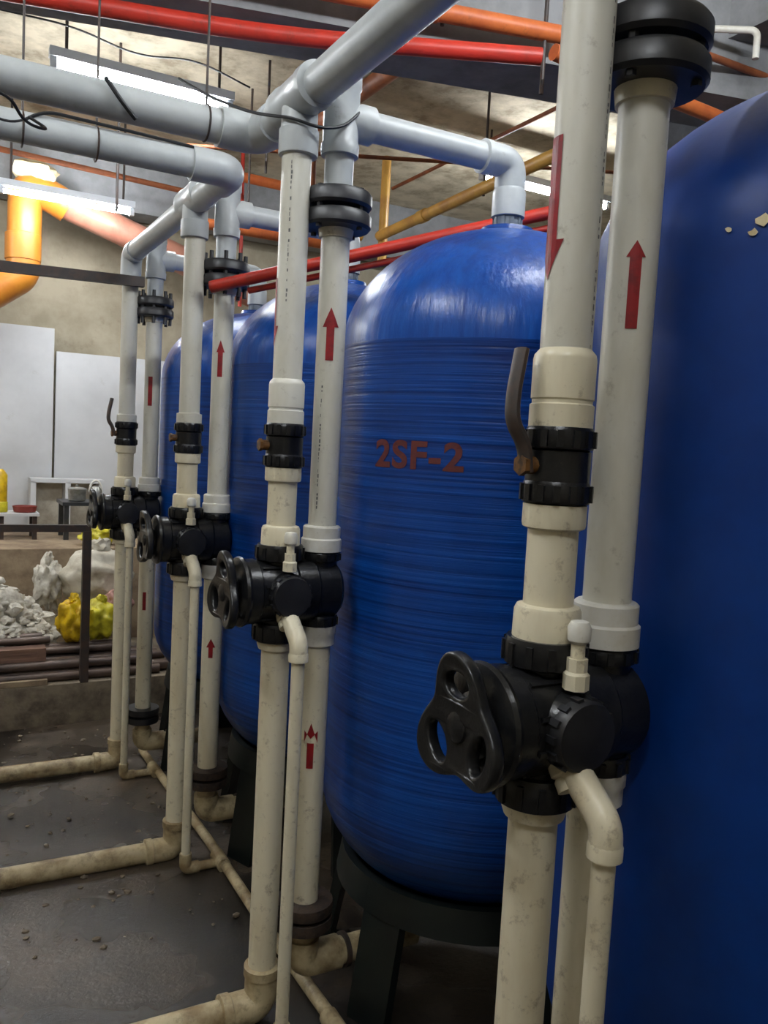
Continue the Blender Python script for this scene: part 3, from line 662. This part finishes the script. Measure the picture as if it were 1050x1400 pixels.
# black strut at the last riser
t = thing('steel_strut', (0.3, 4.06, 2.36), 'black square steel strut reaching the farthest feed pipe', 'strut')
MB().bar((-2.2, 4.065, 2.30), (0.875, 4.065, 2.372), 0.036, 0.045).build('bar', 'dark_steel', t)
MB().tube([(0.828+0.046*cos(a), 4.137+0.046*sin(a), 2.372) for a in [2*pi*k/20 for k in range(20)]], 0.008, 8, closed=True).build('clamp', 'dark_steel', t)
# hanger rods
for k, (x, y, zl, lab) in enumerate(((0.655, 2.33, 2.57, 'thin hanger rod on the big cross header, by its elbow'),
                        (0.42, 2.64, 2.55, 'thin hanger rod holding the lower grey branch'), (0.22, 2.64, 2.55, 'thin hanger rod on the lower grey branch by the picture edge'))):
    t = thing('hanger_rod', (x, y, zl-0.1), lab, 'rod', 'pipe hanger rods')
    MB().cyl((x, y, zl+0.005), (x, y, ZC), 0.0035, 8).build('rod', 'dark_steel', t)
    MB().tube([(x, y+0.0465*cos(a), zl-0.045+0.0465*sin(a)) for a in [2*pi*q/20 for q in range(20)]], 0.003, 6, closed=True, up=(1, 0, 0)).build('clip', 'dark_steel', t)
for k, (x, y, z0, lab) in enumerate(((2.80, 3.50, 3.16, 'dark hanger rod on the yellow pipe by the foremost riser'), (2.85, 4.2, 3.16, 'dark hanger rod midway along the yellow pipe'),
                          (1.62, 2.72, 3.2, 'dark hanger rod holding the orange-brown pipe'), (1.98, 2.58, 3.0, 'dark hanger rod beside the foremost riser'),
                          (0.95, 5.2, 2.95, 'slim rod hanging between the two lit lamps'), (1.75, 4.9, 3.25, 'slim rod holding the slanting brown conduit'), (2.4, 5.9, 3.24, 'short rod on the level ochre pipe'), (1.8, 5.35, 3.0, 'slim rod on the far orange pipe'), (2.45, 6.0, 3.5, 'short rod on the level orange pipe'))):
    t = thing('hanger_rod', (x, y, z0), lab, 'rod', 'pipe hanger rods')
    MB().cyl((x, y, z0), (x, y, ZC), 0.008, 8).build('rod', 'dark_steel', t)
# cables
def cable(pts, label, r=0.006):
    b_ = MB().tube(bend(pts, 0.12, 6), r, 8)
    return tag(b_.build('cable', 'cable', org=pts[0]), label, 'cable', 'black cables')
cable([(0.60, 2.42, 2.66), (0.655, 2.30, 2.585), (0.72, 2.12, 2.50), (0.765, 1.97, 2.455), (0.83, 1.955, 2.44), (0.90, 1.965, 2.46), (0.96, 1.98, 2.52), (0.975, 2.05, 2.56)], 'black cable looped round the second riser tee', 0.004)
cable([(-0.5, 2.60, 2.62), (0.20, 2.60, 2.50), (0.27, 2.60, 2.555), (0.45, 2.60, 2.552), (0.78, 2.62, 2.55)], 'black cable draped along the lower grey branch', 0.005)
cable([(-0.3, 2.28, 2.45), (0.16, 2.28, 2.47), (0.20, 2.35, 2.43), (0.27, 2.40, 2.44), (0.22, 2.45, 2.48)], 'loose black cable loop below the big cross header', 0.004)
cable([(0.38, 2.275, 2.56), (0.42, 2.272, 2.51), (0.46, 2.29, 2.48)], 'short dark cable end on the big cross header', 0.006)
cable([(0.1, 4.5, 3.60), (0.6, 4.5, 3.62), (0.9, 4.5, 3.56), (1.2, 4.5, 3.62), (1.5, 4.5, 3.55)], 'thin black cable sagging behind the nearer lamp', 0.005)

# ------------------------------------------------------------------ back area things
def board(x0, x1, z0, z1, y, th, label, tilt=0.0):
    o = MB().box(((x0+x1)/2, y, (z0+z1)/2), (x1-x0, th, z1-z0), rx=tilt).build('door_board', 'panel', org=((x0+x1)/2, y, z0), bevel=0.004)
    return tag(o, label, 'board', 'white boards against the wall')
board(-0.15, 0.885, 0.855, 2.47, 7.40, 0.04, 'tall white board at the picture edge leaning on the back wall')
board(0.905, 1.95, 0.855, 2.29, 7.42, 0.04, 'lower white board standing behind the farthest pipes')
t = thing('white_cabinet', (0.93, 7.2, 0.85), 'small cream open cabinet behind the black table', 'cabinet')
MB().box((0.98, 7.22, 1.24), (0.56, 0.2, 0.03)).build('top', 'panel', t)
for xx in (0.72, 0.98, 1.24): MB().box((xx, 7.22, 1.04), (0.04, 0.2, 0.38)).build('side_panel', 'panel', t)
MB().box((0.98, 7.31, 1.04), (0.52, 0.02, 0.38)).build('back_panel', 'sack', t)
t = thing('low_table', (1.0, 6.6, 0.85), 'low black table with pots on the brown ledge', 'table')
MB().box((1.08, 6.6, 1.115), (0.46, 0.34, 0.025)).build('tabletop', 'table', t)
for sx in (0.88, 1.28):
    for sy in (6.46, 6.74): MB().box((sx, sy, 0.975), (0.035, 0.035, 0.26)).build('leg', 'table', t)
t = thing('cooking_pot', (0.97, 6.58, 1.127), 'dented metal pot on the black table', 'pot')
MB().lathe([(0.05, 0), (0.062, 0.006), (0.066, 0.085), (0.070, 0.09), (0.060, 0.088), (0.055, 0.02)], (0.97, 6.58, 1.128), n=24).build('bowl', 'aluminium', t)
MB().lathe([(0.068, 0.088), (0.05, 0.10), (0.012, 0.105), (0.012, 0.12), (0.004, 0.122)], (0.97, 6.58, 1.128), n=24).build('lid', 'aluminium', t)
t = thing('kettle', (1.10, 6.56, 1.127), 'pale kettle with arched handle on the black table', 'kettle')
MB().lathe([(0.04, 0), (0.05, 0.01), (0.046, 0.08), (0.03, 0.11), (0.01, 0.115)], (1.10, 6.56, 1.128), n=24).build('body', 'aluminium', t)
MB().tube([(1.10+0.045*cos(a), 6.56, 1.20+0.085*sin(a)) for a in [pi*k/12 for k in range(13)]], 0.008, 8).build('handle', 'pvc_white', t)
t = thing('small_stool', (0.58, 6.6, 0.85), 'small pale stool carrying a red tray beside the rail', 'stool')
MB().box((0.56, 6.6, 1.03), (0.28, 0.26, 0.02)).build('seat', 'panel', t)
for sx in (0.45, 0.67):
    for sy in (6.5, 6.7): MB().box((sx, sy, 0.935), (0.03, 0.03, 0.17)).build('leg', 'dark_steel', t)
tag(MB().lathe([(0.05, 0), (0.075, 0.004), (0.085, 0.045), (0.080, 0.045), (0.07, 0.01), (0.01, 0.008)], (0.61, 6.58, 1.041), n=20).build('bowl', 'red_tray', org=(0.61, 6.58, 1.041)), 'dark red bowl on the small pale stool', 'bowl')
t = thing('yellow_canister', (0.44, 6.55, 1.041), 'yellow canister with green base at the picture edge', 'canister')
MB().lathe([(0.05, 0.0), (0.056, 0.005), (0.056, 0.07), (0.05, 0.08)], (0.44, 6.58, 1.041), n=20).build('base', 'lime_bag', t)
MB().lathe([(0.05, 0.075), (0.052, 0.08), (0.052, 0.27), (0.03, 0.30), (0.02, 0.31)], (0.44, 6.58, 1.041), n=20).build('body', 'yellow_bag', t)
# guard rail
t = thing('guard_rail', (0.80, 5.02, 0.20), 'dark brown steel guard rail with one post on the plinth', 'rail')
MB().bar((-2.0, 5.02, 1.115), (0.82, 5.02, 1.10), 0.04, 0.04).build('top_rail', 'dark_steel', t)
MB().bar((0.80, 5.02, 0.195), (0.80, 5.02, 1.085), 0.045, 0.045, up=(1, 0, 0)).build('post', 'dark_steel', t)
MB().bar((-1.6, 5.02, 0.195), (-1.6, 5.02, 1.095), 0.045, 0.045, up=(1, 0, 0)).build('post', 'dark_steel', t)
# steel tubes lying on the plinth: y, z, radius, x range
rods = [(5.06, 0.228, 0.028, -1.6, 1.25, 'frontmost dark steel tube lying on the plinth edge'), (5.13, 0.235, 0.035, -1.8, 1.35, 'second dark steel tube from the plinth edge'),
        (5.20, 0.228, 0.028, -1.4, 1.2, 'third steel tube from the plinth edge, below the rail'), (5.27, 0.235, 0.035, -1.7, 1.3, 'fourth tube from the plinth edge, under the bags'),
        (5.36, 0.24, 0.04, -1.9, 1.3, 'thick rusty tube behind the front tubes'), (5.45, 0.24, 0.04, -1.7, 1.2, 'rearmost thick rusty tube under the white rags'),
        (5.10, 0.290, 0.026, -1.7, 1.15, 'tube resting on the two front tubes'), (5.17, 0.290, 0.028, -1.5, 1.3, 'shiny tube in the second layer behind the rail'),
        (5.24, 0.296, 0.028, -1.5, 1.2, 'rusty tube in the second layer under the bags'), (5.32, 0.306, 0.034, -1.5, 1.1, 'fat tube in the second layer by the rags'),
        (5.21, 0.346, 0.024, -1.6, 1.05, 'upper tube just behind the reddish plank'), (5.27, 0.352, 0.024, -1.6, 1.0, 'upper tube beneath the yellow bag'),
        (5.26, 0.402, 0.022, -1.6, 0.64, 'thin tube topping the heap left of the bags'), (5.31, 0.410, 0.026, -1.6, 0.60, 'rearmost top tube against the rags')]
for (yy, zz, r, xa, xb, lab) in rods:
    q = MB().lathe([(r*0.8, 0), (r, 0.001), (r, xb-xa-0.001), (r*0.8, xb-xa), (r*0.8, xb-xa-0.1), (0.002, xb-xa-0.1)], (xa, yy, zz), (1, 0.004*random.uniform(-1, 1), 0.0), 16)
    tag(q.build('steel_tube', 'pipe_rusty', org=(xa, yy, zz-r)), lab, 'tube', 'steel tubes on the plinth')
o = MB().box((-0.4, 5.015, 0.215), (2.0, 0.03, 0.03)).build('timber_plank', 'ledge', org=(-0.4, 5.015, 0.20)); tag(o, 'rough flat plank along the plinth front', 'plank')
o = MB().box((-0.3, 5.135, 0.355), (1.8, 0.09, 0.075)).build('timber_plank', 'plank', org=(-0.3, 5.135, 0.318)); tag(o, 'reddish timber plank lying on the steel tubes', 'plank')
# heaps and bags
q = MB()
for k in range(320):
    a = random.uniform(0, 2*pi); rr = math.sqrt(random.random()); x = 0.22+0.50*rr*cos(a); yy = 5.50+0.24*rr*sin(a)
    h = 0.36 + 0.42*(1-rr**1.6)*random.uniform(0.8, 1.05)
    s = random.uniform(0.016, 0.036)
    q.blob((x, yy, h), (s*1.3, s, s*0.9), k, 0.7, 1.8, 2)
q.blob((0.22, 5.50, 0.30), (0.46, 0.22, 0.38), 2, 0.3, 2.5, 4, flatten=-0.02)
o = q.build('rag_heap', 'rag', org=(0.22, 5.5, 0.29), ang=70); tag(o, 'heap of crumpled white rags behind the steel tubes', 'rags', kind='stuff')
def sackobj(name, c, r, seed, m_, label, cat, amp=0.35, tie=True):
    t = thing(name, (c[0], c[1], c[2]-r[2]), label, cat)
    MB().blob(c, r, seed, amp, 2.4, 4).build('bulk', m_, t, ang=70)
    if tie: MB().blob((c[0]+0.01, c[1], c[2]+r[2]*1.02), (r[0]*0.3, r[1]*0.3, r[2]*0.28), seed+4, 0.6, 3, 3).build('gathered_neck', m_, t, ang=70)
    return t
sackobj('plastic_bag', (0.765, 5.27, 0.505), (0.085, 0.07, 0.13), 1, 'yellow_bag', 'crumpled deep yellow bag left of the rail post', 'bag')
sackobj('plastic_bag', (0.93, 5.30, 0.50), (0.10, 0.08, 0.12), 5, 'lime_bag', 'bright lemon bag right of the rail post', 'bag')
sackobj('woven_sack', (0.97, 5.65, 0.70), (0.22, 0.16, 0.20), 9, 'sack', 'bulging white woven sack behind the rail post', 'sack', 0.22)
sackobj('woven_sack', (0.67, 5.70, 0.66), (0.08, 0.10, 0.16), 12, 'rag', 'small crumpled white sack next to the rag heap', 'sack', 0.5)
sackobj('cloth_bundle', (1.06, 5.42, 0.58), (0.09, 0.08, 0.09), 15, 'pink', 'pinkish cloth bundle against the farthest lower pipes', 'cloth', 0.4, False)
sackobj('plastic_bag', (1.05, 6.15, 0.92), (0.12, 0.08, 0.07), 18, 'lime_bag', 'yellow-green bag on the ledge below the black table', 'bag', 0.4, False)
# rubble scattered between the floor pipes
q = MB()
for k in range(200):
    x = random.uniform(0.1, 1.0); yy = random.choice([random.uniform(3.3, 4.0), random.uniform(4.25, 4.95), random.uniform(2.5, 3.4)])
    s = 0.003 + 0.009*random.random()**3; q.blob((x, yy, gz(yy)+s*0.4), (s*1.3, s, s*0.8), k, 0.5, 1.5, 1)
o = q.build('rubble', 'plinth', org=(0.5, 3.8, gz(3.8)), ang=30); tag(o, 'crumbs of rubble scattered between the floor pipes', 'rubble', kind='stuff')
